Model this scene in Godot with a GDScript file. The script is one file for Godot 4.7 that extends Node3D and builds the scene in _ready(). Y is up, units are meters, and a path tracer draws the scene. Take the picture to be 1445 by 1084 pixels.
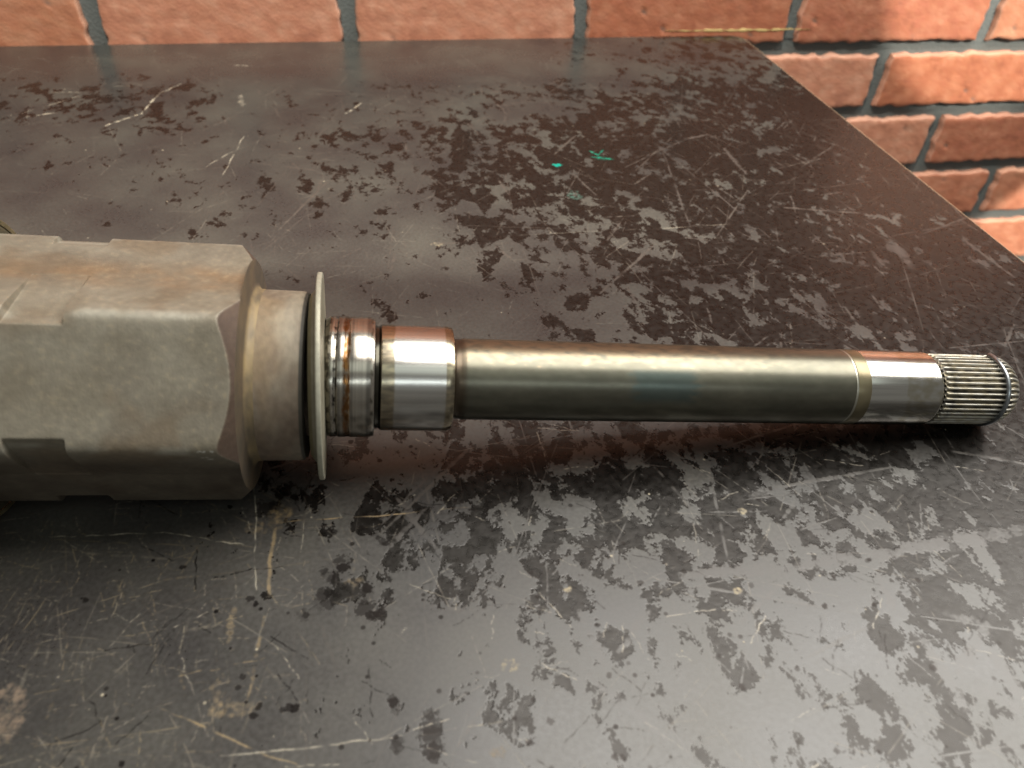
extends Node3D

# Everything is laid out in millimetres and scaled to metres when a mesh is committed.
const MM := 0.001
const TEX := 2048
const TEX_X := -655.0      # the printed / worn region of the bench top, in mm
const TEX_Z := -5.0
const TEX_SIZE := 660.0

var rng := RandomNumberGenerator.new()
var taken := {}
var noise_a := FastNoiseLite.new()
var noise_b := FastNoiseLite.new()
var noise_c := FastNoiseLite.new()


func _ready() -> void:
	rng.seed = 4711
	# ---------------------------------------------------------------- camera
	var cam := Camera3D.new()
	cam.name = "camera"
	var lens := CameraAttributesPhysical.new()
	lens.frustum_focal_length = 24.28
	lens.frustum_focus_distance = 0.30
	lens.frustum_near = 0.01
	lens.frustum_far = 20.0
	lens.exposure_aperture = 13.0
	cam.attributes = lens
	cam.fov = 52.5999
	cam.near = 0.01
	cam.far = 20.0
	add_child(cam)
	cam.position = Vector3(-327.993, 205.064, 693.430) * MM
	cam.rotation_order = EULER_ORDER_YXZ
	cam.rotation_degrees = Vector3(-40.1853, -10.8708, 2.5033)
	cam.current = true

	# ---------------------------------------------------------------- air, lamps, exposure
	var env := Environment.new()
	env.background_mode = Environment.BG_COLOR
	env.background_color = Color(0.16, 0.155, 0.14).linear_to_srgb()
	env.tonemap_mode = Environment.TONE_MAPPER_LINEAR
	env.tonemap_exposure = 1.0
	env.sdfgi_enabled = true
	env.ssao_enabled = true
	env.ssil_enabled = true
	var we := WorldEnvironment.new()
	we.name = "air"
	we.environment = env
	add_child(we)
	area_lamp("ceiling_lamp", Vector3(0.64, 1.35, 0.27), Vector3(0.45, 0.0, 0.38), Vector2(1.85, 1.15), 6.3, Color(1.0, 0.985, 0.955))
	area_lamp("lit_ceiling_fill", Vector3(0.2, 1.55, 1.45), Vector3(0.0, 0.0, 0.5), Vector2(2.0, 0.6), 0.3, Color(0.95, 1.0, 0.96))  # added panel standing in for the lit ceiling, not a lamp
	area_lamp("shop_tube", Vector3(-0.1, 1.1, 2.3), Vector3(-0.2, 0.0, 0.5), Vector2(1.6, 0.1), 0.35, Color(0.95, 1.0, 1.0))
	spot_lamp("added_left_wall_spot", Vector3(-0.4, 1.0, 0.6), Vector3(-0.3, 0.5, 0.0), 37.6, 2.0)  # added spot, brightens the left part of the wall
	spot_lamp("added_right_wall_spot", Vector3(0.55, 0.72, 1.0), Vector3(0.31, 0.135, 0.0), 8.2, 4.2)  # added spot, makes the bright pool at the upper right
	spot_lamp("added_low_wall_spot", Vector3(0.75, 0.35, 0.9), Vector3(0.44, -0.255, 0.0), 5.6, 3.2)  # added spot, lightens the bricks low on the right

	# ---------------------------------------------------------------- structure, then the things
	noise_a.seed = 11
	noise_a.frequency = 0.05
	noise_a.fractal_octaves = 4
	noise_b.seed = 23
	noise_b.frequency = 0.35
	noise_b.fractal_octaves = 3
	noise_c.seed = 37
	noise_c.frequency = 0.012
	noise_c.fractal_octaves = 3
	build_wall()
	build_bench()
	build_axle()


func area_lamp(called: String, at: Vector3, aim: Vector3, size: Vector2, energy: float, tint: Color) -> void:
	var l := AreaLight3D.new()
	l.name = called
	l.area_size = size
	l.light_energy = energy
	l.light_color = tint
	l.area_range = 8.0
	l.shadow_enabled = true
	add_child(l)
	l.position = at
	var fwd := (aim - at).normalized()
	l.basis = Basis.looking_at(fwd, Vector3(0, 0, -1))


func spot_lamp(called: String, at: Vector3, aim: Vector3, angle: float, energy: float) -> void:
	var l := SpotLight3D.new()
	l.name = called
	l.spot_angle = angle
	l.spot_angle_attenuation = 0.06
	l.spot_range = 6.0
	l.spot_attenuation = 2.0
	l.light_size = 0.01
	l.light_energy = energy
	l.light_color = Color(1.0, 0.96, 0.9)
	l.shadow_enabled = true
	add_child(l)
	l.position = at
	l.basis = Basis.looking_at((aim - at).normalized(), Vector3.UP)


# ==================================================================== helpers
func numbered(called: String) -> String:
	var n: int = taken.get(called, 0)
	taken[called] = n + 1
	return called if n == 0 else "%s_%03d" % [called, n]


func lin(r: float, g: float, b: float) -> Color:
	return Color(r, g, b)


func part(called: String, mesh: Mesh, mat: Material, parent: Node3D) -> MeshInstance3D:
	var o := MeshInstance3D.new()
	var key := str(parent.get_instance_id()) + called
	var n: int = taken.get(key, 0)
	taken[key] = n + 1
	o.name = called if n == 0 else "%s_%03d" % [called, n]
	o.mesh = mesh
	o.material_override = mat
	parent.add_child(o, true)
	return o


func thing(called: String, label: String, category: String, at := Vector3.ZERO) -> Node3D:
	var o := Node3D.new()
	o.name = numbered(called)
	o.set_meta("label", label)
	o.set_meta("category", category)
	add_child(o)
	o.position = at
	return o


class Sheet:
	var v := PackedVector3Array()
	var n := PackedVector3Array()
	var c := PackedColorArray()
	var uv := PackedVector2Array()
	var ix := PackedInt32Array()

	# a grid of rows x cols points that were appended from `first` on; flip turns the faces over
	func quads(first: int, rows: int, cols: int, flip := false) -> void:
		for i in rows - 1:
			for j in cols - 1:
				var a := first + i * cols + j
				var b := a + 1
				var d := a + cols
				var e := d + 1
				if flip:
					ix.append_array([a, d, b, b, d, e])
				else:
					ix.append_array([a, b, d, b, e, d])

	func commit() -> ArrayMesh:
		var arr := []
		arr.resize(Mesh.ARRAY_MAX)
		# make every face clockwise seen from the side its normals point to
		for t in range(0, ix.size(), 3):
			var p := v[ix[t]]
			var f := (v[ix[t + 1]] - p).cross(v[ix[t + 2]] - p)
			if f.dot(n[ix[t]] + n[ix[t + 1]] + n[ix[t + 2]]) > 0.0:
				var k := ix[t + 1]
				ix[t + 1] = ix[t + 2]
				ix[t + 2] = k
		var pts := PackedVector3Array()
		pts.resize(v.size())
		for i in v.size():
			pts[i] = v[i] * 0.001
		arr[Mesh.ARRAY_VERTEX] = pts
		arr[Mesh.ARRAY_NORMAL] = n
		if c.size() == v.size():
			arr[Mesh.ARRAY_COLOR] = c
		if uv.size() == v.size():
			arr[Mesh.ARRAY_TEX_UV] = uv
		arr[Mesh.ARRAY_INDEX] = ix
		var m := ArrayMesh.new()
		m.add_surface_from_arrays(Mesh.PRIMITIVE_TRIANGLES, arr)
		return m


# a turned shape about the local x axis. profile: Vector2(s, r) in order; corners sharper than 35 degrees stay sharp
func lathe(profile: Array, step: float, around: int, tint: Callable) -> ArrayMesh:
	var sh := Sheet.new()
	var segs := profile.size() - 1
	var nrm := []
	for i in segs:
		var d: Vector2 = profile[i + 1] - profile[i]
		nrm.append(Vector2(-d.y, d.x).normalized())
	for i in segs:
		var a: Vector2 = profile[i]
		var b: Vector2 = profile[i + 1]
		var na: Vector2 = nrm[i]
		var nb: Vector2 = nrm[i]
		if i > 0 and absf((nrm[i - 1] as Vector2).angle_to(nrm[i])) < 0.65:
			na = ((nrm[i - 1] as Vector2) + (nrm[i] as Vector2)).normalized()
		if i < segs - 1 and absf((nrm[i + 1] as Vector2).angle_to(nrm[i])) < 0.65:
			nb = ((nrm[i + 1] as Vector2) + (nrm[i] as Vector2)).normalized()
		var rows := maxi(2, int(ceil(a.distance_to(b) / step)) + 1)
		var first := sh.v.size()
		for k in rows:
			var t := float(k) / (rows - 1)
			var p := a.lerp(b, t)
			var q := na.lerp(nb, t).normalized()
			for j in around + 1:
				var ph := TAU * j / around
				var cs := cos(ph)
				var sn := sin(ph)
				sh.v.append(Vector3(p.x, p.y * sn, p.y * cs))
				sh.n.append(Vector3(q.x, q.y * sn, q.y * cs))
				sh.uv.append(Vector2(float(j) / around, p.x * 0.01))
				sh.c.append(tint.call(p.x, ph, p.y))
		sh.quads(first, rows, around + 1)
	return sh.commit()


# rounds the listed corners of a profile with a small two-step bevel
func eased(profile: Array, b: float) -> Array:
	var out := [profile[0]]
	for i in range(1, profile.size() - 1):
		var p: Vector2 = profile[i]
		var d0: Vector2 = (profile[i - 1] - p)
		var d1: Vector2 = (profile[i + 1] - p)
		var w := minf(b, minf(d0.length(), d1.length()) * 0.4)
		if absf(d0.angle_to(d1)) > PI - 0.3:
			out.append(p)
			continue
		var p0 := p + d0.normalized() * w
		var p1 := p + d1.normalized() * w
		out.append(p0)
		out.append((p0 + p1 + p * 2.0) * 0.25)
		out.append(p1)
	out.append(profile[-1])
	return out


func metal(rough: float, metallic: float, called: String) -> StandardMaterial3D:
	var m := StandardMaterial3D.new()
	m.resource_name = called
	m.vertex_color_use_as_albedo = true
	m.roughness = rough
	m.metallic = metallic
	m.metallic_specular = 0.5
	return m


func noise_tex(freq: float, seed_no: int, octaves: int, size := 512, kind := FastNoiseLite.TYPE_SIMPLEX_SMOOTH) -> NoiseTexture2D:
	var f := FastNoiseLite.new()
	f.noise_type = kind
	f.seed = seed_no
	f.frequency = freq
	f.fractal_octaves = octaves
	var t := NoiseTexture2D.new()
	t.width = size
	t.height = size
	t.seamless = true
	t.noise = f
	return t


func relief(m: StandardMaterial3D, tex: Texture2D, per_metre: float, depth_mm: float) -> void:
	m.heightmap_enabled = true
	m.heightmap_texture = tex
	m.heightmap_scale = depth_mm * 0.1
	m.uv1_triplanar = true
	m.uv1_scale = Vector3.ONE * per_metre


# ==================================================================== the brick wall
const JOINT := 11.0
const COURSE := 62.0
const BRICK_PITCH := 199.0
const WALL_Z := -4.0

func brick_mesh(w: float, h: float, depth: float, seed_no: int, tone: Color) -> ArrayMesh:
	var sh := Sheet.new()
	var f := FastNoiseLite.new()
	f.seed = seed_no
	f.frequency = 0.045
	f.fractal_octaves = 4
	var g := FastNoiseLite.new()
	g.seed = seed_no + 50
	g.frequency = 0.16
	g.fractal_octaves = 3
	var nx := 46
	var ny := 16
	var us := []
	var vs := []
	for side in [[us, nx, w], [vs, ny, h]]:
		var list: Array = side[0]
		var count: int = side[1]
		var half: float = side[2] * 0.5
		list.append_array([Vector2(-half, 0.0), Vector2(-half + 0.3, 0.55), Vector2(-half + 1.1, 0.86), Vector2(-half + 2.6, 1.0)])
		for k in range(1, count):
			list.append(Vector2(lerpf(-half + 2.6, half - 2.6, float(k) / count), 1.0))
		list.append_array([Vector2(half - 2.6, 1.0), Vector2(half - 1.1, 0.86), Vector2(half - 0.3, 0.55), Vector2(half, 0.0)])
	var rows: int = vs.size()
	var cols: int = us.size()
	for i in rows:
		for j in cols:
			var x: float = us[j].x
			var y: float = vs[i].x
			var lift := minf(us[j].y, vs[i].y)
			var ex := pow(absf(x) / (w * 0.5), 6.0) * signf(x)
			var ey := pow(absf(y) / (h * 0.5), 6.0) * signf(y)
			var px := x + ex * (f.get_noise_2d(y * 1.3, 300.0 + signf(x) * 90.0) * 3.2 - 0.8)
			var py := y + ey * (f.get_noise_2d(x * 1.1, 700.0 + signf(y) * 90.0) * 3.4 - 0.6)
			var rough := f.get_noise_2d(x, y * 1.6) * 0.5 + g.get_noise_2d(x * 0.5, y * 2.2) * 0.3
			var pit := maxf(0.0, f.get_noise_2d(x * 1.9 + 900.0, y * 2.2) - 0.55) * 14.0
			sh.v.append(Vector3(px, py, depth * lift + (rough - minf(pit, 2.2)) * lift))
			sh.n.append(Vector3.ZERO)
			var t := 0.5 + 0.9 * f.get_noise_2d(x * 0.8 + 40.0, y * 0.8) + 0.5 * g.get_noise_2d(x * 1.4, y * 1.4)
			var col := tone.lerp(Color(tone.r * 1.25, tone.g * 1.55, tone.b * 1.7), clampf(t - 0.35, 0.0, 1.0))
			col = col.lerp(Color(tone.r * 0.5, tone.g * 0.45, tone.b * 0.5), clampf(0.25 - t, 0.0, 0.6))
			col = col.lerp(Color(0.10, 0.085, 0.075), clampf(pit * 0.5, 0.0, 0.8))
			if lift < 0.9:
				col = col.lerp(Color(0.52, 0.34, 0.26), 0.35)
			sh.c.append(col)
	for i in rows:
		for j in cols:
			var dx := sh.v[i * cols + mini(j + 1, cols - 1)] - sh.v[i * cols + maxi(j - 1, 0)]
			var dy := sh.v[mini(i + 1, rows - 1) * cols + j] - sh.v[maxi(i - 1, 0) * cols + j]
			sh.n[i * cols + j] = dx.cross(dy).normalized()
	sh.quads(0, rows, cols)
	return sh.commit()


func build_wall() -> void:
	var wall := thing("brick_wall", "red brick wall with dark recessed mortar joints standing behind the bench", "wall", Vector3(0, -0.42, WALL_Z * MM))
	# the mortar bed, one relief sheet with thickness
	var back := BoxMesh.new()
	back.size = Vector3(2.2, 1.115, 0.04)
	var mortar := StandardMaterial3D.new()
	mortar.resource_name = "mortar"
	mortar.albedo_color = Color(0.085, 0.098, 0.097).linear_to_srgb()
	mortar.roughness = 0.55
	mortar.metallic_specular = 0.5
	relief(mortar, noise_tex(0.06, 5, 4), 9.0, 0.4)
	var bed := part("mortar_bed", back, mortar, wall)
	bed.position = Vector3(-0.1, 0.5575, -0.0265)
	var clay := StandardMaterial3D.new()
	clay.resource_name = "fired clay"
	clay.vertex_color_use_as_albedo = true
	clay.roughness = 0.72
	clay.metallic_specular = 0.4
	relief(clay, noise_tex(0.05, 8, 4), 11.0, 0.2)
	var glue := Sheet.new()
	for j in 90:
		var t := j / 89.0
		var x := lerpf(-70.0, 70.0, t)
		var mid := 3.5 + noise_a.get_noise_2d(x * 0.5, 3.0) * 1.2
		var half := 1.5 * sin(t * PI) * clampf(0.75 + noise_a.get_noise_2d(x * 1.8, 60.0) * 1.6, 0.1, 1.5)
		for e in [[half, -0.3], [half * 0.5, 0.75], [-half * 0.5, 0.75], [-half, -0.3]]:
			glue.v.append(Vector3(x, mid + e[0] + 420.0, e[1]))
			glue.n.append(Vector3(0, e[0] * 0.3, 1).normalized())
	glue.quads(0, 90, 4)
	var gum := StandardMaterial3D.new()
	gum.resource_name = "dried glue"
	gum.albedo_color = Color(0.42, 0.31, 0.13).linear_to_srgb()
	gum.roughness = 0.5
	part("glue_streak", glue.commit(), gum, wall)
	var kinds := []
	var tones := [Color(0.32, 0.124, 0.070), Color(0.285, 0.100, 0.052), Color(0.335, 0.142, 0.085), Color(0.265, 0.093, 0.050), Color(0.31, 0.116, 0.066), Color(0.34, 0.148, 0.092), Color(0.275, 0.098, 0.055), Color(0.30, 0.124, 0.070)]
	for k in 8:
		kinds.append(brick_mesh(BRICK_PITCH - JOINT, COURSE - JOINT, 7.0, 100 + k * 7, tones[k]))
	var starts := {0: 52.0, -1: 155.0, -2: 238.0, -3: 332.0, -4: 440.0}
	for row in range(-5, 10):
		var y := -15.0 + COURSE * (row + 0.5)
		var start: float = starts.get(row, 52.0 + (100.0 if row % 2 else 0.0) + rng.randf_range(-6, 6))
		for k in range(-6, 5):
			var x := start + BRICK_PITCH * (k + 0.5)
			if x < -1080 or x > 880:
				continue
			var b := part("brick", kinds[rng.randi_range(0, 7)], clay, wall)
			b.position = Vector3(x + rng.randf_range(-1, 1), y + rng.randf_range(-0.6, 0.6) + 420.0, -6.8) * MM
			b.rotation_degrees.z = rng.randf_range(-0.4, 0.4) + (180.0 if rng.randf() < 0.4 else 0.0)


# ==================================================================== the bench
var t_col: PackedByteArray
var t_map: PackedByteArray

# share of bare dark board in the worn film, 0..9, in 24 x 24 cells over the painted square
const WORN := ["000000000000000002222444", "000000000000000002222444", "000000000000000002222444", "012322310000000002223444", "333334431112223445447646", "333334431112223345567779",
	"332113321122233355567789", "111111111134466576687789", "111111111134466677788899", "110000112233356677788899", "000000112223355666778889", "000000001112255566778889",
	"200000001111244556777888", "200000000011133456777788", "210000000011123456667888", "221000000011123456667888", "222000000111223455667889", "222000000123444456778889",
	"221000000123455557788999", "221000000013556666788899", "222000000012344445678889", "222000000011233334566788", "222000000011233334566678", "222100000011233234556665"]


func px_of(x: float, z: float) -> Vector2:
	return Vector2((x - TEX_X) / TEX_SIZE * TEX, (z - TEX_Z) / TEX_SIZE * TEX)


# one soft dab of colour on the bench top
func dab(p: Vector2, radius: float, col: Color, alpha: float, rough: float, lift: int) -> void:
	var r := maxf(radius, 0.6)
	var x0 := maxi(0, int(p.x - r - 1))
	var x1 := mini(TEX - 1, int(p.x + r + 1))
	var y0 := maxi(0, int(p.y - r - 1))
	var y1 := mini(TEX - 1, int(p.y + r + 1))
	for y in range(y0, y1 + 1):
		for x in range(x0, x1 + 1):
			var d := Vector2(x - p.x, y - p.y).length()
			if r > 2.5:
				d += (noise_b.get_noise_2d(x * 0.55, y * 0.55) + noise_a.get_noise_2d(x * 1.2, y * 1.2)) * r * 0.55
			var a := clampf(r + 0.5 - d, 0.0, 1.0) * alpha
			if a <= 0.0:
				continue
			var k := (y * TEX + x) * 3
			t_col[k] = int(lerpf(t_col[k], col.r8, a))
			t_col[k + 1] = int(lerpf(t_col[k + 1], col.g8, a))
			t_col[k + 2] = int(lerpf(t_col[k + 2], col.b8, a))
			t_map[k + 1] = int(lerpf(t_map[k + 1], rough * 255.0, a))
			t_map[k] = clampi(t_map[k] + int(lift * a), 0, 255) if lift < 0 else int(lerpf(t_map[k], 100 + lift * 2, a * 0.8))
			t_map[k + 2] = int(lerpf(t_map[k + 2], 215.0 if col.r8 < 45 else 0.0, a))


# a scratch or smear from a to b (mm), with wander, breaks and a width in mm
func stroke(a: Vector2, b: Vector2, width: float, col: Color, alpha: float, rough := 0.45, lift := 0, wander := 1.0, broken := 0.3) -> void:
	wander *= 0.18
	var pa := px_of(a.x, a.y)
	var pb := px_of(b.x, b.y)
	var steps := maxi(2, int(pa.distance_to(pb) / maxf(0.7, width * 1.2)))
	var side := (pb - pa).orthogonal().normalized()
	var off := rng.randf() * 1000.0
	for k in steps + 1:
		var t := float(k) / steps
		var gap := noise_b.get_noise_2d(off + t * 14.0, off * 0.3)
		var fade := smoothstep(broken - 0.75, broken - 0.15, gap)
		if fade < 0.02:
			continue
		var p := pa.lerp(pb, t) + side * noise_a.get_noise_2d(off + t * 40.0, 5.0) * wander * 8.0
		var w := width * TEX / TEX_SIZE * 0.5 * (0.6 + 0.4 * sin(t * PI)) * (1.0 + 0.5 * noise_b.get_noise_2d(off + k * 0.9, 77.0))
		dab(p, w, col, alpha * fade * clampf(0.6 + gap, 0.25, 1.0), rough, lift)


func blot(c: Vector2, size: Vector2, col: Color, alpha: float, dabs: int, dot: float, rough := 0.55, lift := 0) -> void:
	for k in dabs:
		var r := sqrt(rng.randf())
		var t := rng.randf() * TAU
		dab(px_of(c.x + cos(t) * r * size.x, c.y + sin(t) * r * size.y), rng.randf_range(0.3, 1.0) * dot * TEX / TEX_SIZE, col, alpha * rng.randf_range(0.3, 1.0), rough, lift)


func noise_bytes(seed_no: int, freq: float, octaves: int, warp: float, warp_freq: float, gain := 0.5, rows := TEX, kind := FastNoiseLite.TYPE_SIMPLEX_SMOOTH) -> PackedByteArray:
	var f := FastNoiseLite.new()
	f.noise_type = kind
	f.cellular_return_type = FastNoiseLite.RETURN_CELL_VALUE
	f.cellular_jitter = 1.0
	f.seed = seed_no
	f.frequency = freq
	f.fractal_octaves = octaves
	f.fractal_gain = gain
	if warp > 0.0:
		f.domain_warp_enabled = true
		f.domain_warp_amplitude = warp
		f.domain_warp_frequency = warp_freq
		f.domain_warp_fractal_octaves = 3
	var im := f.get_image(TEX, rows, false, false, true)
	im.convert(Image.FORMAT_L8)
	if rows != TEX:
		im.resize(TEX, TEX, Image.INTERPOLATE_CUBIC)
	return im.get_data()


func paint_top() -> Array:
	var guide := Image.create(24, 24, false, Image.FORMAT_L8)
	for j in 24:
		for i in 24:
			var v := int(WORN[j][i]) / 9.0
			guide.set_pixel(i, j, Color(v, v, v))
	guide.resize(TEX, TEX, Image.INTERPOLATE_CUBIC)
	var worn := guide.get_data()
	var flakes := noise_bytes(71, 0.027, 6, 9.0, 0.05, 0.66, 1500)
	var plates := noise_bytes(29, 0.030, 3, 18.0, 0.03, 0.5, 1400, FastNoiseLite.TYPE_CELLULAR)
	var fine := noise_bytes(92, 0.16, 3, 0.0, 0.0)
	var broad := noise_bytes(55, 0.004, 4, 0.0, 0.0)
	var grain := noise_bytes(18, 0.07, 3, 10.0, 0.05)
	t_col = PackedByteArray()
	t_col.resize(TEX * TEX * 3)
	t_map = PackedByteArray()
	t_map.resize(TEX * TEX * 3)
	# sRGB bytes of the two surfaces: worn-through dark board, grey-brown film.
	# map: red relief, green roughness, blue how far the dull film is gone
	for i in TEX * TEX:
		var d := worn[i] / 255.0
		# share -> threshold of a roughly normal noise
		var th := 128.0 + (d - 0.5) * 128.0
		if d < 0.02:
			th = 10.0
		var n := flakes[i] * 0.56 + plates[i] * 0.44 + (fine[i] - 128) * 0.09
		var m := clampf((n - th) * 0.16 + 0.5, 0.0, 1.0)
		var b := (broad[i] - 128) * 0.10
		var s := (fine[i] - 128) * 0.055
		var g := (grain[i] - 128) * 0.05
		var k := i * 3
		# the film is darker towards the wall
		var darken := clampf(1.35 - i / (1250.0 * TEX), 0.0, 1.0) * 13.0
		t_col[k] = int(lerpf(36.0 + g, 60.0 + b + s - darken * 1.1, m))
		t_col[k + 1] = int(lerpf(33.0 + g, 57.5 + b + s - darken * 0.8, m))
		t_col[k + 2] = int(lerpf(30.5 + g, 54.5 + b * 0.8 + s - darken * 0.7, m))
		t_map[k] = int(lerpf(100.0 + (grain[i] - 128) * 0.30 + (fine[i] - 128) * 0.06, 150.0 + (fine[i] - 128) * 0.03, m))
		t_map[k + 1] = int(lerpf(78.0 + (grain[i] - 128) * 0.2, 88.0 + b * 1.5 + s * 2.0, m) * (1.0 if i > 380 * TEX else lerpf(0.62, 1.0, i / (380.0 * TEX))))
		t_map[k + 2] = int(lerpf(160.0, 0.0, m))
	scratches()
	var a := Image.create_from_data(TEX, TEX, false, Image.FORMAT_RGB8, t_col)
	var c := Image.create_from_data(TEX, TEX, false, Image.FORMAT_RGB8, t_map)
	return [ImageTexture.create_from_image(a), ImageTexture.create_from_image(c)]


func srgb(r: int, g: int, b: int) -> Color:
	return Color(r / 255.0, g / 255.0, b / 255.0)


func scratches() -> void:
	var film := srgb(66, 62, 58)
	var pale := srgb(132, 124, 110)
	var sand := srgb(128, 110, 80)
	# grey film lines left between the bare patches, mostly running away from the viewer
	for k in 620:
		var at := Vector2(rng.randf_range(-430, 0), rng.randf_range(100, 650))
		var turn := rng.randf_range(0.9, 2.6) if rng.randf() < 0.75 else rng.randf_range(-0.4, 0.4)
		var len := rng.randf_range(5, 22) if k % 3 else rng.randf_range(20, 75)
		stroke(at, at + Vector2(cos(turn), sin(turn)) * len, rng.randf_range(0.18, 0.6) if k % 4 else rng.randf_range(0.7, 1.8), film, 0.9, 0.35, 22, 0.9, 0.12)
	# fine bright scratches everywhere
	for k in 1300:
		var at := Vector2(rng.randf_range(-650, 0), rng.randf_range(20, 650))
		var turn := rng.randf_range(0, PI)
		var len := rng.randf_range(4, 40)
		stroke(at, at + Vector2(cos(turn), sin(turn)) * len, rng.randf_range(0.1, 0.28), pale, rng.randf_range(0.08, 0.4), 0.5, -25, 0.6, 0.25)
	# the sandy scuffs at the near left
	for k in 1100:
		var at := Vector2(minf(rng.randf_range(-500, -345), rng.randf_range(-500, -330)), rng.randf_range(500, 640))
		var turn := rng.randf_range(-0.5, 0.5) + (1.45 if rng.randf() < 0.6 else 0.2)
		var len := rng.randf_range(1.5, 12) if k % 6 else rng.randf_range(12, 45)
		stroke(at, at + Vector2(cos(turn), sin(turn)) * len, rng.randf_range(0.1, 0.3) if k % 5 else rng.randf_range(0.4, 1.3), sand.lerp(pale, rng.randf()), rng.randf_range(0.1, 0.5) if k % 5 else rng.randf_range(0.06, 0.22), 0.6, -20, 1.2, 0.35)
	for q in MARKS:
		var tone := {"pale": srgb(160, 152, 134), "sand": srgb(132, 112, 80), "film": srgb(64, 60, 57), "dark": srgb(32, 28, 26)}
		var is_film: bool = q[0] == "film"
		stroke(Vector2(q[1], q[2]), Vector2(q[3], q[4]), q[5], tone[q[0]], q[6], 0.35 if is_film or q[0] == "dark" else 0.55, 25 if is_film else (0 if q[0] == "dark" else 20), 2.5, q[7])
	# tan dirt and glue, then the teal paint
	for q in [[-379, 580, 7.0, 2.0, 90, 0.9], [-383, 575, 3.0, 6.0, 50, 0.8], [-371, 512, 4.0, 4.0, 90, 1.0], [-376, 517, 6.0, 3.0, 60, 0.8], [-439, 573, 6.0, 9.0, 260, 1.1], [-310, 602, 2.0, 1.5, 40, 0.6], [-347, 543, 3.0, 1.5, 30, 0.8]]:
		blot(Vector2(q[0], q[1]), Vector2(q[2], q[3]), srgb(140, 118, 84) if q[0] > -430 else srgb(128, 108, 90), 0.22, q[4], q[5], 0.6, 22)
	for q in [[-303, 578, 2.6], [-303, 340, 3.0], [-214, 532, 1.6], [-228, 563, 1.4], [-281, 555, 1.2]]:
		blot(Vector2(q[0], q[1]), Vector2(q[2], q[2] * 0.8), srgb(158, 144, 114), 0.45, 30, 0.6, 0.6, 30)
	var teal := srgb(28, 190, 160)
	stroke(Vector2(-196, 233), Vector2(-192, 240), 1.8, teal, 0.95, 0.4, 30, 0.2, 0.0)
	stroke(Vector2(-192, 240), Vector2(-186, 231), 1.5, teal, 0.6, 0.4, 30, 0.2, 0.0)
	stroke(Vector2(-197, 242), Vector2(-184, 247), 2.0, teal, 0.75, 0.4, 30, 0.2, 0.0)
	blot(Vector2(-190, 244), Vector2(5, 3), teal, 0.3, 30, 1.2, 0.4, 20)
	blot(Vector2(-221, 252), Vector2(2.6, 1.8), srgb(20, 215, 195), 0.95, 40, 1.0, 0.4, 35)
	blot(Vector2(-219, 292), Vector2(4, 6), srgb(60, 110, 100), 0.3, 50, 1.4, 0.4, 20)
	# small dark nicks through the film, and short cuts over the near half
	for k in 420:
		var at := Vector2(rng.randf_range(-430, -20), rng.randf_range(430, 650))
		dab(px_of(at.x, at.y), rng.randf_range(0.7, 3.2), srgb(33, 29, 27), rng.randf_range(0.5, 0.95), 0.35, -20)
	for k in 500:
		var at := Vector2(rng.randf_range(-420, -20), rng.randf_range(480, 650))
		var turn := rng.randf_range(0, PI)
		stroke(at, at + Vector2(cos(turn), sin(turn)) * rng.randf_range(1.5, 16), rng.randf_range(0.1, 0.3), srgb(34, 31, 29) if k % 3 else srgb(150, 142, 126), rng.randf_range(0.25, 0.8), 0.4, -15, 1.5, 0.2)
	# white chips and specks
	for k in 260:
		var at := Vector2(rng.randf_range(-650, 0), rng.randf_range(15, 650))
		dab(px_of(at.x, at.y), rng.randf_range(0.5, 1.6), srgb(178, 166, 140), rng.randf_range(0.3, 0.9), 0.6, 20)


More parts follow.
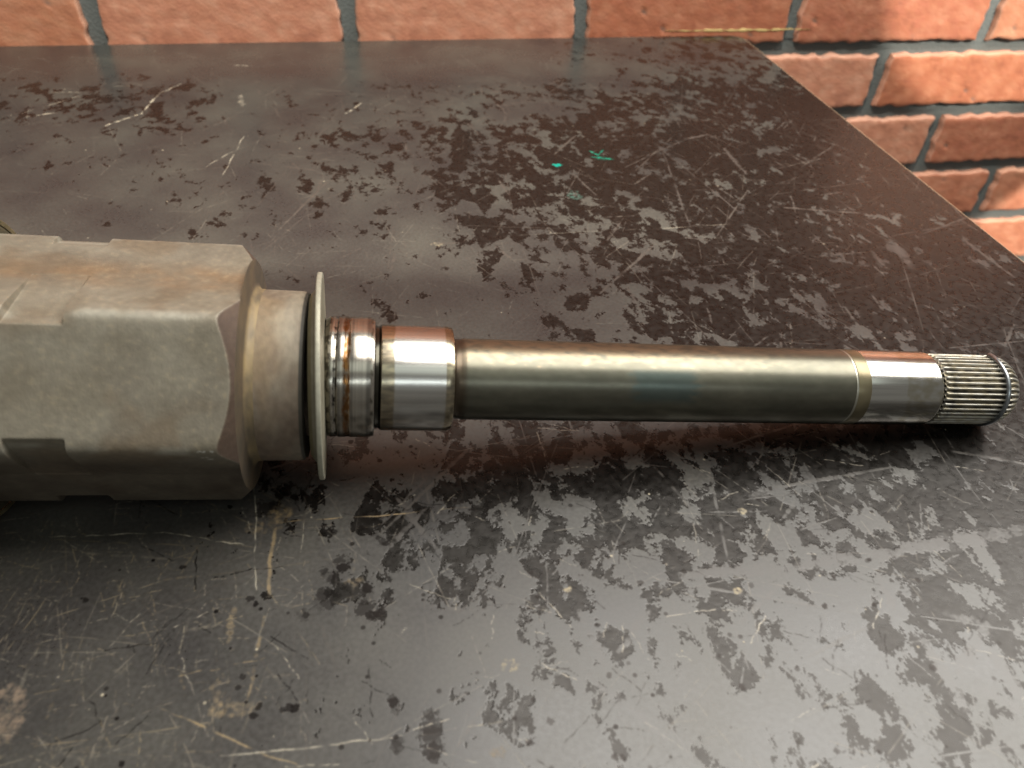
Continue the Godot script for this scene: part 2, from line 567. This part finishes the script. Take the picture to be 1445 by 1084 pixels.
# single marks on the bench top: kind, from x z to x z, width, strength, how broken (mm)
const MARKS := [
	["pale", -381, 496, -376, 542, 0.5, 0.85, 0.10],
	["sand", -372, 506, -373, 552, 1.3, 0.50, 0.35],
	["sand", -373, 552, -376, 578, 1.1, 0.45, 0.40],
	["sand", -382, 548, -383, 559, 2.2, 0.40, 0.20],
	["pale", -446, 512, -408, 515, 0.5, 0.70, 0.20],
	["pale", -408, 515, -379, 525, 0.5, 0.70, 0.20],
	["sand", -373, 516, -303, 518, 0.6, 0.60, 0.35],
	["pale", -381, 593, -336, 594, 0.6, 0.60, 0.30],
	["pale", -336, 594, -305, 594, 0.5, 0.50, 0.40],
	["sand", -399, 577, -361, 598, 0.6, 0.60, 0.35],
	["sand", -395, 568, -372, 566, 0.5, 0.50, 0.40],
	["pale", -502, 168, -483, 149, 2.2, 0.80, 0.10],
	["pale", -483, 149, -478, 112, 1.8, 0.60, 0.20],
	["pale", -478, 112, -466, 93, 1.5, 0.50, 0.20],
	["pale", -559, 143, -527, 109, 1.0, 0.45, 0.30],
	["pale", -555, 149, -539, 144, 2.2, 0.55, 0.30],
	["pale", -553, 104, -528, 107, 1.2, 0.40, 0.20],
	["pale", -512, 96, -492, 94, 1.0, 0.40, 0.40],
	["pale", -415, 211, -431, 236, 1.0, 0.40, 0.30],
	["pale", -413, 192, -420, 248, 1.0, 0.55, 0.20],
	["pale", -422, 120, -419, 141, 4.0, 0.35, 0.10],
	["pale", -349, 159, -338, 140, 2.0, 0.50, 0.10],
	["pale", -433, 55, -420, 57, 2.2, 0.45, 0.20],
	["film", -149, 232, -125, 351, 1.0, 0.80, 0.10],
	["pale", -263, 335, -141, 335, 0.5, 0.55, 0.25],
	["film", -149, 239, -164, 336, 1.2, 0.70, 0.20],
	["film", -107, 238, -107, 274, 3.0, 0.90, 0.00],
	["film", -127, 219, -109, 214, 2.5, 0.80, 0.00],
	["film", -60, 366, -63, 390, 5.0, 0.90, 0.00],
	["film", -66, 311, -49, 405, 0.7, 0.60, 0.20],
	["film", -76, 371, -77, 387, 3.0, 0.80, 0.10],
	["film", -244, 555, -204, 557, 4.0, 0.90, 0.00],
	["film", -204, 557, -164, 555, 5.0, 0.95, 0.00],
	["film", -164, 555, -120, 553, 7.0, 0.95, 0.00],
	["film", -208, 526, -199, 524, 4.0, 0.50, 0.10],
	["film", -337, 521, -310, 491, 1.0, 0.70, 0.20],
	["film", -332, 510, -319, 536, 2.0, 0.90, 0.00],
	["film", -336, 532, -322, 516, 2.0, 0.90, 0.00],
	["film", -279, 563, -276, 583, 2.5, 0.95, 0.00],
	["film", -258, 566, -271, 578, 2.5, 0.95, 0.00],
	["film", -281, 584, -265, 605, 2.0, 0.80, 0.10],
	["film", -180, 563, -182, 576, 3.0, 0.95, 0.00],
	["film", -179, 588, -179, 609, 4.0, 0.95, 0.00],
	["film", -167, 580, -156, 585, 3.0, 0.90, 0.00],
	["film", -156, 585, -174, 599, 4.0, 0.90, 0.00],
	["film", -171, 604, -163, 612, 3.0, 0.90, 0.00],
	["film", -160, 594, -161, 608, 4.0, 0.90, 0.00],
	["dark", -378, 545, -376, 547, 4.0, 0.95, 0.00],
	["dark", -357, 547, -355, 550, 7.0, 0.95, 0.00],
	["dark", -362, 552, -361, 553, 4.0, 0.95, 0.00],
	["dark", -342, 546, -344, 551, 5.0, 0.95, 0.00],
	["dark", -344, 551, -342, 556, 6.0, 0.95, 0.00],
	["dark", -340, 555, -339, 556, 4.0, 0.95, 0.00],
	["dark", -356, 538, -353, 541, 5.0, 0.90, 0.00],
	["dark", -351, 534, -350, 537, 6.0, 0.90, 0.00],
	["dark", -366, 582, -363, 582, 3.0, 0.95, 0.00],
	["dark", -337, 583, -336, 588, 3.0, 0.90, 0.00],
	["dark", -336, 594, -336, 598, 3.0, 0.90, 0.00],
	["dark", -327, 589, -327, 601, 6.0, 0.90, 0.10],
	["dark", -379, 510, -373, 509, 8.0, 0.70, 0.10],
	["dark", -344, 522, -333, 531, 3.0, 0.80, 0.30]]


func build_bench() -> void:
	var bench := thing("workbench", "dark brown laminate bench top, worn and scratched, under the axle shaft", "workbench", Vector3(0, 0, 0))
	var maps := paint_top()
	var m := StandardMaterial3D.new()
	m.resource_name = "worn laminate"
	m.albedo_texture = maps[0]
	m.roughness = 1.0
	m.roughness_texture = maps[1]
	m.roughness_texture_channel = BaseMaterial3D.TEXTURE_CHANNEL_GREEN
	m.metallic = 1.0
	m.metallic_texture = maps[1]
	m.metallic_texture_channel = BaseMaterial3D.TEXTURE_CHANNEL_BLUE
	m.metallic_specular = 0.56
	m.heightmap_enabled = true
	m.heightmap_texture = maps[1]
	m.heightmap_scale = 0.016
	# outline of the top, seen from above: back right corner rounded
	var line := PackedVector2Array()
	var rad := 12.0
	for k in 9:
		var t := PI / 2.0 * k / 8.0
		line.append(Vector2(-rad + rad * sin(t), rad - rad * cos(t)))
	line.append(Vector2(0, 900))
	line.append(Vector2(-1150, 900))
	line.append(Vector2(-1150, 0))
	var top := Sheet.new()
	# four pieces, so that the wear runs on mirrored past the painted square instead of starting again
	var far_z := TEX_Z + TEX_SIZE
	var main := line.slice(0, 9)
	main.append_array([Vector2(0, far_z), Vector2(TEX_X, far_z), Vector2(TEX_X, 0)])
	for piece: PackedVector2Array in [main, PackedVector2Array([Vector2(TEX_X, 0), Vector2(TEX_X, far_z), Vector2(-1150, far_z), Vector2(-1150, 0)]),
			PackedVector2Array([Vector2(0, far_z), Vector2(0, 900), Vector2(TEX_X, 900), Vector2(TEX_X, far_z)]), PackedVector2Array([Vector2(TEX_X, far_z), Vector2(TEX_X, 900), Vector2(-1150, 900), Vector2(-1150, far_z)])]:
		var first := top.v.size()
		for p in piece:
			top.v.append(Vector3(p.x, 0, p.y))
			top.n.append(Vector3.UP)
			var u := (p.x - TEX_X) / TEX_SIZE
			var v := (p.y - TEX_Z) / TEX_SIZE
			top.uv.append(Vector2(absf(u), v if v <= 1.0 else 2.0 - v))
		for k in Geometry2D.triangulate_polygon(piece):
			top.ix.append(first + k)
	part("top_panel", top.commit(), m, bench)
	# worn pale arris and plywood edge below it
	var band := Sheet.new()
	var n := line.size()
	for step in [[0.0, 0.0, 0.8, -0.3], [0.8, -0.3, 0.8, -18.0]]:
		for i in n:
			var p := line[i]
			var q := line[(i + 1) % n]
			var out := (q - p).orthogonal().normalized()
			if out.dot((p + q) * 0.5 - Vector2(-575, 450)) < 0:
				out = -out
			var face := Vector3(out.x, 1.0 if step[3] > -1.0 else 0.0, out.y).normalized()
			var first := band.v.size()
			for e in [[p, step[0], step[1]], [q, step[0], step[1]], [p, step[2], step[3]], [q, step[2], step[3]]]:
				var at: Vector2 = e[0] + out * e[1]
				band.v.append(Vector3(at.x, e[2], at.y))
				band.n.append(face)
			band.quads(first, 2, 2)
	var ply := StandardMaterial3D.new()
	ply.resource_name = "bare wood edge"
	ply.albedo_color = Color(0.42, 0.29, 0.18).linear_to_srgb()
	ply.roughness = 0.7
	part("edge_band", band.commit(), ply, bench)
	var under := Sheet.new()
	for p in line:
		under.v.append(Vector3(p.x, -18, p.y))
		under.n.append(Vector3.DOWN)
	under.ix = Geometry2D.triangulate_polygon(line)
	part("underside", under.commit(), ply, bench)


# ==================================================================== the axle shaft
const LOBE := 5.0        # turn of the three lobes, degrees
const HALF := 27.0       # half angle of a lobe's flat
const R_CORNER := 43.5
const R_GROOVE := 34.3

func fold(phi: float) -> float:
	# angle from the nearest lobe centre, 0..60 degrees
	var d := fposmod(rad_to_deg(phi) - 30.0 - LOBE + 60.0, 120.0) - 60.0
	return absf(d)


func section(psi: float) -> float:
	var flat := R_CORNER * cos(deg_to_rad(HALF))
	var a := Vector2(flat, R_CORNER * sin(deg_to_rad(HALF)))
	var b := Vector2(R_GROOVE, 0).rotated(deg_to_rad(60.0))
	var ps := deg_to_rad(60.0 - sqrt(pow(60.0 - psi, 2.0) + 1.5) + 0.4)
	var dir := Vector2(cos(ps), sin(ps))
	var rf := flat / maxf(cos(deg_to_rad(psi)), 0.2)
	var rs := a.cross(b - a) / dir.cross(b - a)
	if rs < 0.0 or psi < 5.0:
		rs = 1000.0
	var k := 1.5
	var lo := minf(rf, rs)
	return lo - k * log(exp(-(rf - lo) / k) + exp(-(rs - lo) / k))


func notch(psi: float, whole: bool) -> float:
	var flat := R_CORNER * cos(deg_to_rad(HALF))
	var a := Vector2(flat, 15.5)
	var b := Vector2(R_GROOVE - 0.15, 0).rotated(deg_to_rad(60.0))
	if not whole:
		b = Vector2(flat, R_CORNER * sin(deg_to_rad(HALF))).lerp(b, 0.3)
	var dir := Vector2(cos(deg_to_rad(psi)), sin(deg_to_rad(psi)))
	if psi < 15.0:
		return 1000.0
	return a.cross(b - a) / dir.cross(b - a)


const RIM_S := -244.0
const RIM_R := 37.6
const NOTCH_A := -304.0
const NOTCH_B := -288.0

func housing_r(s: float, phi: float, in_notch: float) -> float:
	var psi := fold(phi)
	var r := section(psi)
	if in_notch > 0.0:
		r = lerpf(r, minf(r, notch(psi, absf(rad_to_deg(wrapf(phi, -PI, PI)) - 35.0) < 60.0)), in_notch)
	var cone := RIM_R + (RIM_S - s) * 1.02
	var k := 0.12
	var lo := minf(r, cone)
	return lo - k * log(exp(-(r - lo) / k) + exp(-(cone - lo) / k))


func housing_tint(s: float, phi: float, r: float) -> Color:
	var p := Vector3(s, r * sin(phi), r * cos(phi))
	var n1 := noise_a.get_noise_3dv(p)
	var n2 := noise_b.get_noise_3dv(p)
	var n3 := noise_c.get_noise_3dv(p * 2.0)
	var col := Color(0.225, 0.195, 0.145)
	col = col.lerp(Color(0.275, 0.245, 0.19), clampf(0.5 + n1 * 1.2, 0, 1))
	col = col.lerp(Color(0.18, 0.155, 0.12), clampf(n3 * 1.6, 0, 1))
	var deg := rad_to_deg(phi)
	# rust run along the upper groove
	var rust := exp(-pow((deg - 98.0) / 9.0, 2.0)) + 0.5 * exp(-pow((deg - 86.0) / 4.0, 2.0)) * smoothstep(-300.0, -265.0, s)
	col = col.lerp(Color(0.25, 0.165, 0.095), clampf(rust * (0.75 + n1 * 1.3), 0, 0.85))
	col = col.lerp(Color(0.36, 0.29, 0.18), clampf((n2 - 0.3) * 1.0, 0, 0.22))
	# brown grime in large soft patches, and scuffed bare corners
	var grime := noise_c.get_noise_3dv(p * 2.6 + Vector3(200, 0, 0))
	col = col.lerp(Color(0.185, 0.135, 0.088), clampf((grime - 0.02) * 2.2, 0, 0.55))
	var psi := fold(phi)
	col = col.lerp(Color(0.40, 0.375, 0.31), smoothstep(3.5, 0.5, absf(psi - HALF)) * clampf(0.35 + n1 * 1.5, 0, 0.6))
	# shade of the underside, painted in as a darker brown
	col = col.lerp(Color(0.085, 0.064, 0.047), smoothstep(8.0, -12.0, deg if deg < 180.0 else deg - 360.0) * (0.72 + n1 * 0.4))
	var cut := section(fold(phi)) - (RIM_R + (RIM_S - s) * 1.02)
	if cut > 0.0:
		var edge := smoothstep(0.5, 0.0, cut)
		col = Color(0.092, 0.062, 0.046).lerp(Color(0.13, 0.09, 0.067), clampf(0.5 + n1, 0, 1)).lerp(col, edge * 0.5)
	if s > -255.0 and s < -248.5 and deg > 1.0 and deg < 9.0 and n2 > 0.33:
		col = Color(0.5, 0.48, 0.43)
	return col * (0.93 + n2 * 0.18)


func build_housing(axle: Node3D) -> void:
	var sh := Sheet.new()
	var cols := 721
	# rows: [s, notch share, face: 0 outside]
	var strips := []
	var rows := []
	var s := -352.0
	while s < NOTCH_A - 0.3:
		rows.append(Vector2(s, 0))
		s += 1.5
	rows.append(Vector2(NOTCH_A - 0.25, 0))
	rows.append(Vector2(NOTCH_A, 0.06))
	strips.append(rows)
	strips.append([Vector2(NOTCH_A, 0.06), Vector2(NOTCH_A + 0.15, 0.5), Vector2(NOTCH_A + 0.35, 0.94)])
	rows = [Vector2(NOTCH_A + 0.35, 0.94), Vector2(NOTCH_A + 0.5, 1.0)]
	s = NOTCH_A + 0.8
	while s < NOTCH_B - 1.0:
		rows.append(Vector2(s, 1))
		s += 0.8
	rows.append(Vector2(NOTCH_B - 0.9, 1))
	strips.append(rows)
	strips.append([Vector2(NOTCH_B - 0.9, 1.0), Vector2(NOTCH_B - 0.4, 0.55), Vector2(NOTCH_B, 0.0)])
	rows = [Vector2(NOTCH_B, 0)]
	s = NOTCH_B + 0.5
	while s < -258.0:
		rows.append(Vector2(s, 0))
		s += 0.6
	while s < RIM_S - 0.2:
		rows.append(Vector2(s, 0))
		s += 0.22
	rows.append(Vector2(RIM_S, 0))
	strips.append(rows)
	for strip in strips:
		var first := sh.v.size()
		var cnt: int = strip.size()
		for row in strip:
			for j in cols:
				var phi := TAU * j / (cols - 1)
				var r := housing_r(row.x, phi, row.y)
				sh.v.append(Vector3(row.x, r * sin(phi), r * cos(phi)))
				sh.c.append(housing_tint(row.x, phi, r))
		for i in cnt:
			for j in cols:
				var jn := first + i * cols + ((j + 1) % (cols - 1))
				var jp := first + i * cols + ((j - 1 + cols - 1) % (cols - 1))
				var a := sh.v[jn] - sh.v[jp]
				var b := sh.v[first + mini(i + 1, cnt - 1) * cols + j] - sh.v[first + maxi(i - 1, 0) * cols + j]
				sh.n.append(b.cross(a).normalized() * -1.0)
		# outward?
		var mid := first + (cnt / 2) * cols + 90
		var sgn := 1.0 if sh.n[mid].dot(Vector3(0, sh.v[mid].y, sh.v[mid].z)) > 0.0 else -1.0
		if sgn < 0.0:
			for i in range(first, sh.v.size()):
				sh.n[i] = -sh.n[i]
		sh.quads(first, cnt, cols)
	var m := metal(0.5, 0.25, "oxidised forged steel")
	relief(m, noise_tex(0.05, 31, 5), 34.0, 0.05)
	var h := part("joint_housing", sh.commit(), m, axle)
	# the turned end face and the neck, in one turning
	var neck_m := metal(0.58, 0.15, "rusty turned steel")
	relief(neck_m, noise_tex(0.05, 33, 4), 40.0, 0.03)
	var face := [Vector2(-244.0, 37.6), Vector2(-243.7, 37.0), Vector2(-243.5, 30.6), Vector2(-243.0, 29.0), Vector2(-242.2, 28.3), Vector2(-240.5, 28.1)]
	part("end_face", lathe(face, 0.4, 240, func(s, ph, r):
		var n1 := noise_a.get_noise_3d(s * 3.0, r * sin(ph) * 1.4, r * cos(ph) * 1.4)
		var c := Color(0.085, 0.068, 0.05).lerp(Color(0.13, 0.095, 0.06), clampf(0.5 + n1 * 1.3, 0, 1))
		return c.lerp(Color(0.30, 0.22, 0.11), smoothstep(29.8, 28.6, r) * clampf(0.6 + n1 * 0.8, 0, 0.8))), neck_m, h)
	var neck := eased([Vector2(-240.5, 28.1), Vector2(-228.3, 28.0), Vector2(-227.4, 27.6), Vector2(-226.6, 27.3), Vector2(-226.6, 20.0)], 0.25)
	part("neck", lathe(neck, 0.4, 300, func(s, ph, r):
		var p := Vector3(s * 1.6, r * sin(ph), r * cos(ph))
		var n1 := noise_a.get_noise_3dv(p * 0.8)
		var n2 := noise_b.get_noise_3dv(p * 0.7)
		var n3 := noise_c.get_noise_3dv(p * 3.0)
		var c := Color(0.25, 0.215, 0.16).lerp(Color(0.165, 0.125, 0.088), clampf(0.5 + n1 * 1.6, 0, 1))
		c = c.lerp(Color(0.26, 0.185, 0.10), clampf((n3 + 0.05) * 1.6, 0, 0.5) * smoothstep(-228.0, -240.0, s))
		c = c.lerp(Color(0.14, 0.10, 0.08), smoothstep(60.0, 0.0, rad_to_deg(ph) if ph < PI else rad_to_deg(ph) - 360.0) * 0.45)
		if s > -227.6:
			c = Color(0.055, 0.05, 0.04)
		return c * (1.0 + n2 * 0.25)), neck_m, axle)


func build_axle() -> void:
	var axle := thing("axle_shaft", "used steel drive axle shaft with lobed joint housing and splined end, lying on the bench", "axle shaft", Vector3(-131.631, 16.806, 496.052) * MM)
	axle.basis = Basis(Vector3(0.994854, -0.0919644, 0.0425312), Vector3(0.0918804, 0.9957623, 0.003928), Vector3(-0.0427122, 0.0, 0.9990874)).orthonormalized()
	build_housing(axle)

	# pressed dust shield: cup behind a thin lip
	var zinc := metal(0.52, 0.3, "yellowed zinc plate")
	relief(zinc, noise_tex(0.05, 41, 3), 40.0, 0.015)
	var cup := eased([Vector2(-226.0, 20.0), Vector2(-226.0, 26.4), Vector2(-225.2, 27.6), Vector2(-224.2, 28.8), Vector2(-223.6, 30.0), Vector2(-223.5, 34.2), Vector2(-223.1, 34.5), Vector2(-222.1, 34.5), Vector2(-221.8, 34.2), Vector2(-221.8, 30.2), Vector2(-221.6, 28.0), Vector2(-221.2, 19.5)], 0.3)
	var shield := part("dust_shield", lathe(cup, 0.4, 300, func(s, ph, r):
		var n1 := noise_a.get_noise_3d(s, r * sin(ph), r * cos(ph))
		var n2 := noise_b.get_noise_3d(s, r * sin(ph), r * cos(ph))
		var c := Color(0.23, 0.21, 0.155).lerp(Color(0.32, 0.30, 0.225), clampf(0.5 + n1, 0, 1))
		if r > 33.2:
			c = Color(0.37, 0.355, 0.28)
		if r < 28.0 and s < -224.0:
			c = Color(0.22, 0.19, 0.11)
		return c * (1.0 + n2 * 0.2)), zinc, axle)
	# the shield sits a little askew on its seat
	var skew := Basis(Vector3.UP, deg_to_rad(2.6))
	var hub := Vector3(-223.0, 0, 0) * MM
	shield.transform = Transform3D(skew, hub - skew * hub)

	# seal race with its grooves, then the bearing seat
	var bright := metal(0.2, 0.95, "ground steel")
	var race := eased([Vector2(-221.2, 19.2), Vector2(-219.6, 20.2), Vector2(-217.9, 20.25), Vector2(-217.7, 19.95), Vector2(-217.1, 19.95), Vector2(-216.9, 20.25), Vector2(-214.6, 20.25), Vector2(-214.4, 20.05), Vector2(-213.2, 20.05), Vector2(-213.0, 20.25), Vector2(-207.0, 20.25), Vector2(-205.2, 19.7), Vector2(-205.0, 17.6), Vector2(-203.9, 17.2)], 0.12)
	part("seal_race", lathe(race, 0.25, 300, func(s, ph, r):
		var y: float = r * sin(ph)
		var z: float = r * cos(ph)
		var n1 := noise_b.get_noise_3d(s * 1.4, y, z)
		var n2 := noise_a.get_noise_3d(s * 1.5, y * 1.2, z * 1.2)
		var band := noise_b.get_noise_2d(s * 1.3, 9.0)
		var c := Color(0.42, 0.385, 0.335) * (0.85 + band * 0.7)
		if s < -218.6:
			c = Color(0.23, 0.21, 0.17)
		var pits := clampf((n1 - 0.02) * 6.0, 0, 1) * (smoothstep(1.2, 0.2, absf(s + 217.4)) + 0.8 * smoothstep(-218.6, -219.4, s))
		c = c.lerp(Color(0.03, 0.025, 0.02), clampf(pits, 0, 0.95))
		var rust := smoothstep(1.5, 0.5, absf(s + 213.8 + n2 * 1.0))
		c = c.lerp(Color(0.17, 0.075, 0.02), clampf(rust * (0.85 + n1 * 1.4), 0, 0.95))
		c = c.lerp(Color(0.12, 0.105, 0.08), smoothstep(0.7, 0.2, absf(s + 206.0)) * clampf(0.4 + n1 * 2.5, 0, 0.85))
		if r < 18.8:
			c = Color(0.06, 0.055, 0.045)
		return c), bright, axle)
	var seat_m := metal(0.22, 1.0, "ground bearing seat")
	var seat := eased([Vector2(-203.9, 17.2), Vector2(-203.0, 17.9), Vector2(-181.6, 17.95), Vector2(-179.6, 17.5), Vector2(-178.9, 14.6)], 0.2)
	part("bearing_seat", lathe(seat, 0.3, 300, func(s, ph, r):
		var y: float = r * sin(ph)
		var z: float = r * cos(ph)
		var n1 := noise_b.get_noise_3d(s * 0.5, y * 1.5, z * 1.5)
		var n2 := noise_a.get_noise_3d(s, y, z)
		var line := noise_b.get_noise_2d(ph * 34.0, s * 0.02)
		var c := Color(0.60, 0.575, 0.54) * (0.96 + line * 0.14)
		var stain := smoothstep(-198.6, -199.4, s + n2 * 0.6) + smoothstep(-182.6, -182.2, s)
		c = c.lerp(Color(0.33, 0.27, 0.17) * (1.0 + n1 * 0.8), clampf(stain, 0, 0.8))
		if s < -203.0:
			c = Color(0.09, 0.08, 0.06)
		return c), seat_m, axle)

	# long middle length: phosphated, with turning marks and a rust film on top
	var dull := metal(0.31, 0.88, "phosphated steel")
	var tube := [Vector2(-179.2, 14.35), Vector2(-178.4, 13.75), Vector2(-176.8, 13.7), Vector2(-175.4, 14.0)]
	part("shaft_tube", tube_mesh(tube), dull, axle)
	var land_m := metal(0.3, 0.85, "stained land")
	var stained := eased([Vector2(-35.0, 13.9), Vector2(-34.4, 13.9), Vector2(-34.2, 14.12), Vector2(-29.2, 14.1)], 0.08)
	part("stained_band", lathe(stained, 0.3, 240, func(s, ph, r):
		var n1 := noise_a.get_noise_3d(s, r * sin(ph), r * cos(ph))
		return Color(0.24, 0.205, 0.13) * (0.85 + n1 * 0.5) if s > -34.2 else Color(0.42, 0.40, 0.34)), land_m, axle)
	var polish := metal(0.16, 1.0, "polished land")
	var land := eased([Vector2(-29.2, 14.1), Vector2(-0.6, 14.05), Vector2(0.4, 13.6), Vector2(0.6, 12.4), Vector2(1.8, 12.2)], 0.15)
	part("polished_land", lathe(land, 0.3, 240, func(s, ph, r):
		var y: float = r * sin(ph)
		var z: float = r * cos(ph)
		var n1 := noise_b.get_noise_3d(s * 0.6, y, z)
		var n2 := noise_c.get_noise_3d(s * 4.0, y * 4.0, z * 4.0)
		var hair := noise_b.get_noise_2d(ph * 40.0, s * 0.04)
		var c := Color(0.68, 0.665, 0.63) * (0.95 + hair * 0.16)
		c = c.lerp(Color(0.50, 0.46, 0.36), smoothstep(-15.5, -14.5, s + n2 * 4.0) * clampf(0.45 + n1, 0, 0.8))
		if r < 13.2:
			c = Color(0.10, 0.085, 0.06)
		return c), polish, axle)
	build_spline(axle)
	build_clamp(axle)


func tube_mesh(start: Array) -> ArrayMesh:
	var profile := start.duplicate()
	var s := -175.2
	while s < -35.2:
		# turning marks, 0.9 mm pitch and a few microns deep
		profile.append(Vector2(s, 14.0 + 0.004 * (1.0 if int(round((s + 175.2) / 0.35)) % 2 else -1.0)))
		s += 0.35
	profile.append(Vector2(-35.0, 13.95))
	return lathe(profile, 0.5, 200, func(s, ph, r):
		var y: float = r * sin(ph)
		var z: float = r * cos(ph)
		var n1 := noise_a.get_noise_3d(s * 0.7, y * 1.2, z * 1.2)
		var n2 := noise_b.get_noise_3d(s * 0.5, y, z)
		var n3 := noise_c.get_noise_3d(s * 1.6, y * 3.0, z * 3.0)
		var deg := rad_to_deg(ph)
		var c := Color(0.125, 0.120, 0.094)
		c = c.lerp(Color(0.20, 0.185, 0.142), clampf(0.3 + n1 * 0.45 + n3 * 0.4 + n2 * 0.12, 0, 0.9))
		# sandy rust film along the upper side, fading to the right
		var film: float = smoothstep(64.0, 76.0, deg + n2 * 16.0) * smoothstep(150.0, 120.0, deg) * smoothstep(-50.0, -110.0, s + n1 * 30.0)
		c = c.lerp(Color(0.25, 0.20, 0.135), clampf(film * (0.7 + n2 * 1.2), 0, 0.8))
		# a wiped, bluish patch about the middle
		var wiped := smoothstep(14.0, 9.0, absf(s + 107.0 + n2 * 4.0)) * smoothstep(62.0, 50.0, deg) * smoothstep(5.0, 20.0, deg)
		c = c.lerp(Color(0.10, 0.125, 0.115), clampf(wiped * 0.85, 0, 1))
		c = c.lerp(Color(0.09, 0.07, 0.05), smoothstep(-174.0, -177.0, s))
		return c * (0.95 + n2 * 0.1))


const TEETH := 40

func build_spline(axle: Node3D) -> void:
	var sh := Sheet.new()
	var per := 10
	var cols := TEETH * per + 1
	var ss := [1.6, 1.9, 2.3, 3.0, 4.0, 5.0, 6.2, 7.0, 8.0, 10.0, 12.0, 14.0, 16.0, 18.0, 20.0, 22.0, 24.0, 26.4, 26.6, 27.9, 28.1, 29.6, 30.6, 31.6, 32.6, 33.4, 34.0, 34.3]
	for s: float in ss:
		for j in cols:
			var ph := TAU * j / (cols - 1)
			var t := fposmod(float(j) / per, 1.0)
			# involute-like tooth: wide tip, rounded root
			var w := 0.5 - 0.5 * cos(t * TAU)
			w = smoothstep(0.12, 0.88, w)
			var tip := 13.45
			var root := 12.35
			if s < 6.2:
				root = lerpf(12.9, 12.35, smoothstep(1.6, 6.2, s))
			if s < 2.3:
				tip = lerpf(12.3, 13.4, (s - 1.6) / 0.7)
			if s > 26.5 and s < 28.0:
				tip = 12.0
				root = 11.9
			if s > 29.6:
				tip = lerpf(13.4, 11.0, pow((s - 29.6) / 4.7, 1.7))
				root = minf(root, tip - 0.5 * (34.3 - s) / 4.7 - 0.1)
			var r := lerpf(root, tip, w)
			sh.v.append(Vector3(s, r * sin(ph), r * cos(ph)))
			var n2 := noise_b.get_noise_3d(s, r * sin(ph), r * cos(ph))
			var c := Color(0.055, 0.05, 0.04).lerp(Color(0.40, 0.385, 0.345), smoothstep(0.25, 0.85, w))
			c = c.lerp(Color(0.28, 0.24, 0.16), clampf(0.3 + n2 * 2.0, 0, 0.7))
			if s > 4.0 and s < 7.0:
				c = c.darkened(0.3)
			sh.c.append(c)
	var rows := ss.size()
	for i in rows:
		for j in cols:
			var jn := i * cols + ((j + 1) % (cols - 1))
			var jp := i * cols + ((j - 1 + cols - 1) % (cols - 1))
			var a := sh.v[jn] - sh.v[jp]
			var b := sh.v[mini(i + 1, rows - 1) * cols + j] - sh.v[maxi(i - 1, 0) * cols + j]
			var n := a.cross(b).normalized()
			if n.dot(Vector3(0, sh.v[i * cols + j].y, sh.v[i * cols + j].z)) < 0:
				n = -n
			sh.n.append(n)
	sh.quads(0, rows, cols)
	# end disc
	var first := sh.v.size()
	for r: float in [10.9, 6.0, 0.01]:
		for j in cols:
			var ph := TAU * j / (cols - 1)
			sh.v.append(Vector3(34.3, r * sin(ph), r * cos(ph)))
			sh.n.append(Vector3.RIGHT)
			sh.c.append(Color(0.3, 0.28, 0.24))
	sh.quads(first, 3, cols)
	var m := metal(0.38, 0.7, "oily spline steel")
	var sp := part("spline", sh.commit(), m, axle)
	# snap ring in its groove, open at the back top, standing a little proud there
	var ring := Sheet.new()
	var n_at := 120
	var n_ring := 10
	for i in n_at + 1:
		var t := float(i) / n_at
		var ph := deg_to_rad(lerpf(112.0, -222.0, t))
		var lift := 0.55 * smoothstep(0.12, 0.0, t) + 0.25 * sin(t * 9.0) * 0.4
		var centre := Vector3(27.3 - 0.5 * smoothstep(0.2, 0.0, t), (13.35 + lift) * sin(ph), (13.35 + lift) * cos(ph))
		var radial := Vector3(0, sin(ph), cos(ph))
		for j in n_ring + 1:
			var q := TAU * j / n_ring
			var d := Vector3(cos(q), 0, 0) + radial * sin(q)
			ring.v.append(centre + d * 0.95)
			ring.n.append(d)
			ring.c.append(Color(0.34, 0.36, 0.38) * (0.85 + 0.4 * noise_b.get_noise_2d(t * 60.0, j)))
	ring.quads(0, n_at + 1, n_ring + 1)
	part("snap_ring", ring.commit(), metal(0.28, 0.9, "spring steel"), sp)


func build_clamp(axle: Node3D) -> void:
	# bellows end and its clamp band, just coming into view behind the housing
	var rubber := metal(0.55, 0.0, "dusty rubber")
	var boot := eased([Vector2(-352, 30), Vector2(-349, 46.5), Vector2(-341, 47.0), Vector2(-339, 44.5), Vector2(-330.5, 44.5), Vector2(-327, 46.2), Vector2(-323.5, 46.2), Vector2(-322.6, 45.0), Vector2(-322.6, 33.0)], 0.5)
	var b := part("boot", lathe(boot, 1.0, 200, func(s, ph, r):
		var n1 := noise_a.get_noise_3d(s, r * sin(ph), r * cos(ph))
		return Color(0.075, 0.065, 0.04) * (1.0 + n1 * 0.8)), rubber, axle)
	var band := eased([Vector2(-330.4, 46.4), Vector2(-330.4, 48.2), Vector2(-324.0, 48.2), Vector2(-322.9, 47.6), Vector2(-322.9, 46.0)], 0.3)
	part("clamp_band", lathe(band, 0.6, 240, func(s, ph, r):
		var n1 := noise_b.get_noise_3d(s, r * sin(ph), r * cos(ph))
		return Color(0.36, 0.31, 0.18) * (1.0 + n1 * 0.5)), metal(0.4, 0.8, "clamp steel"), b)
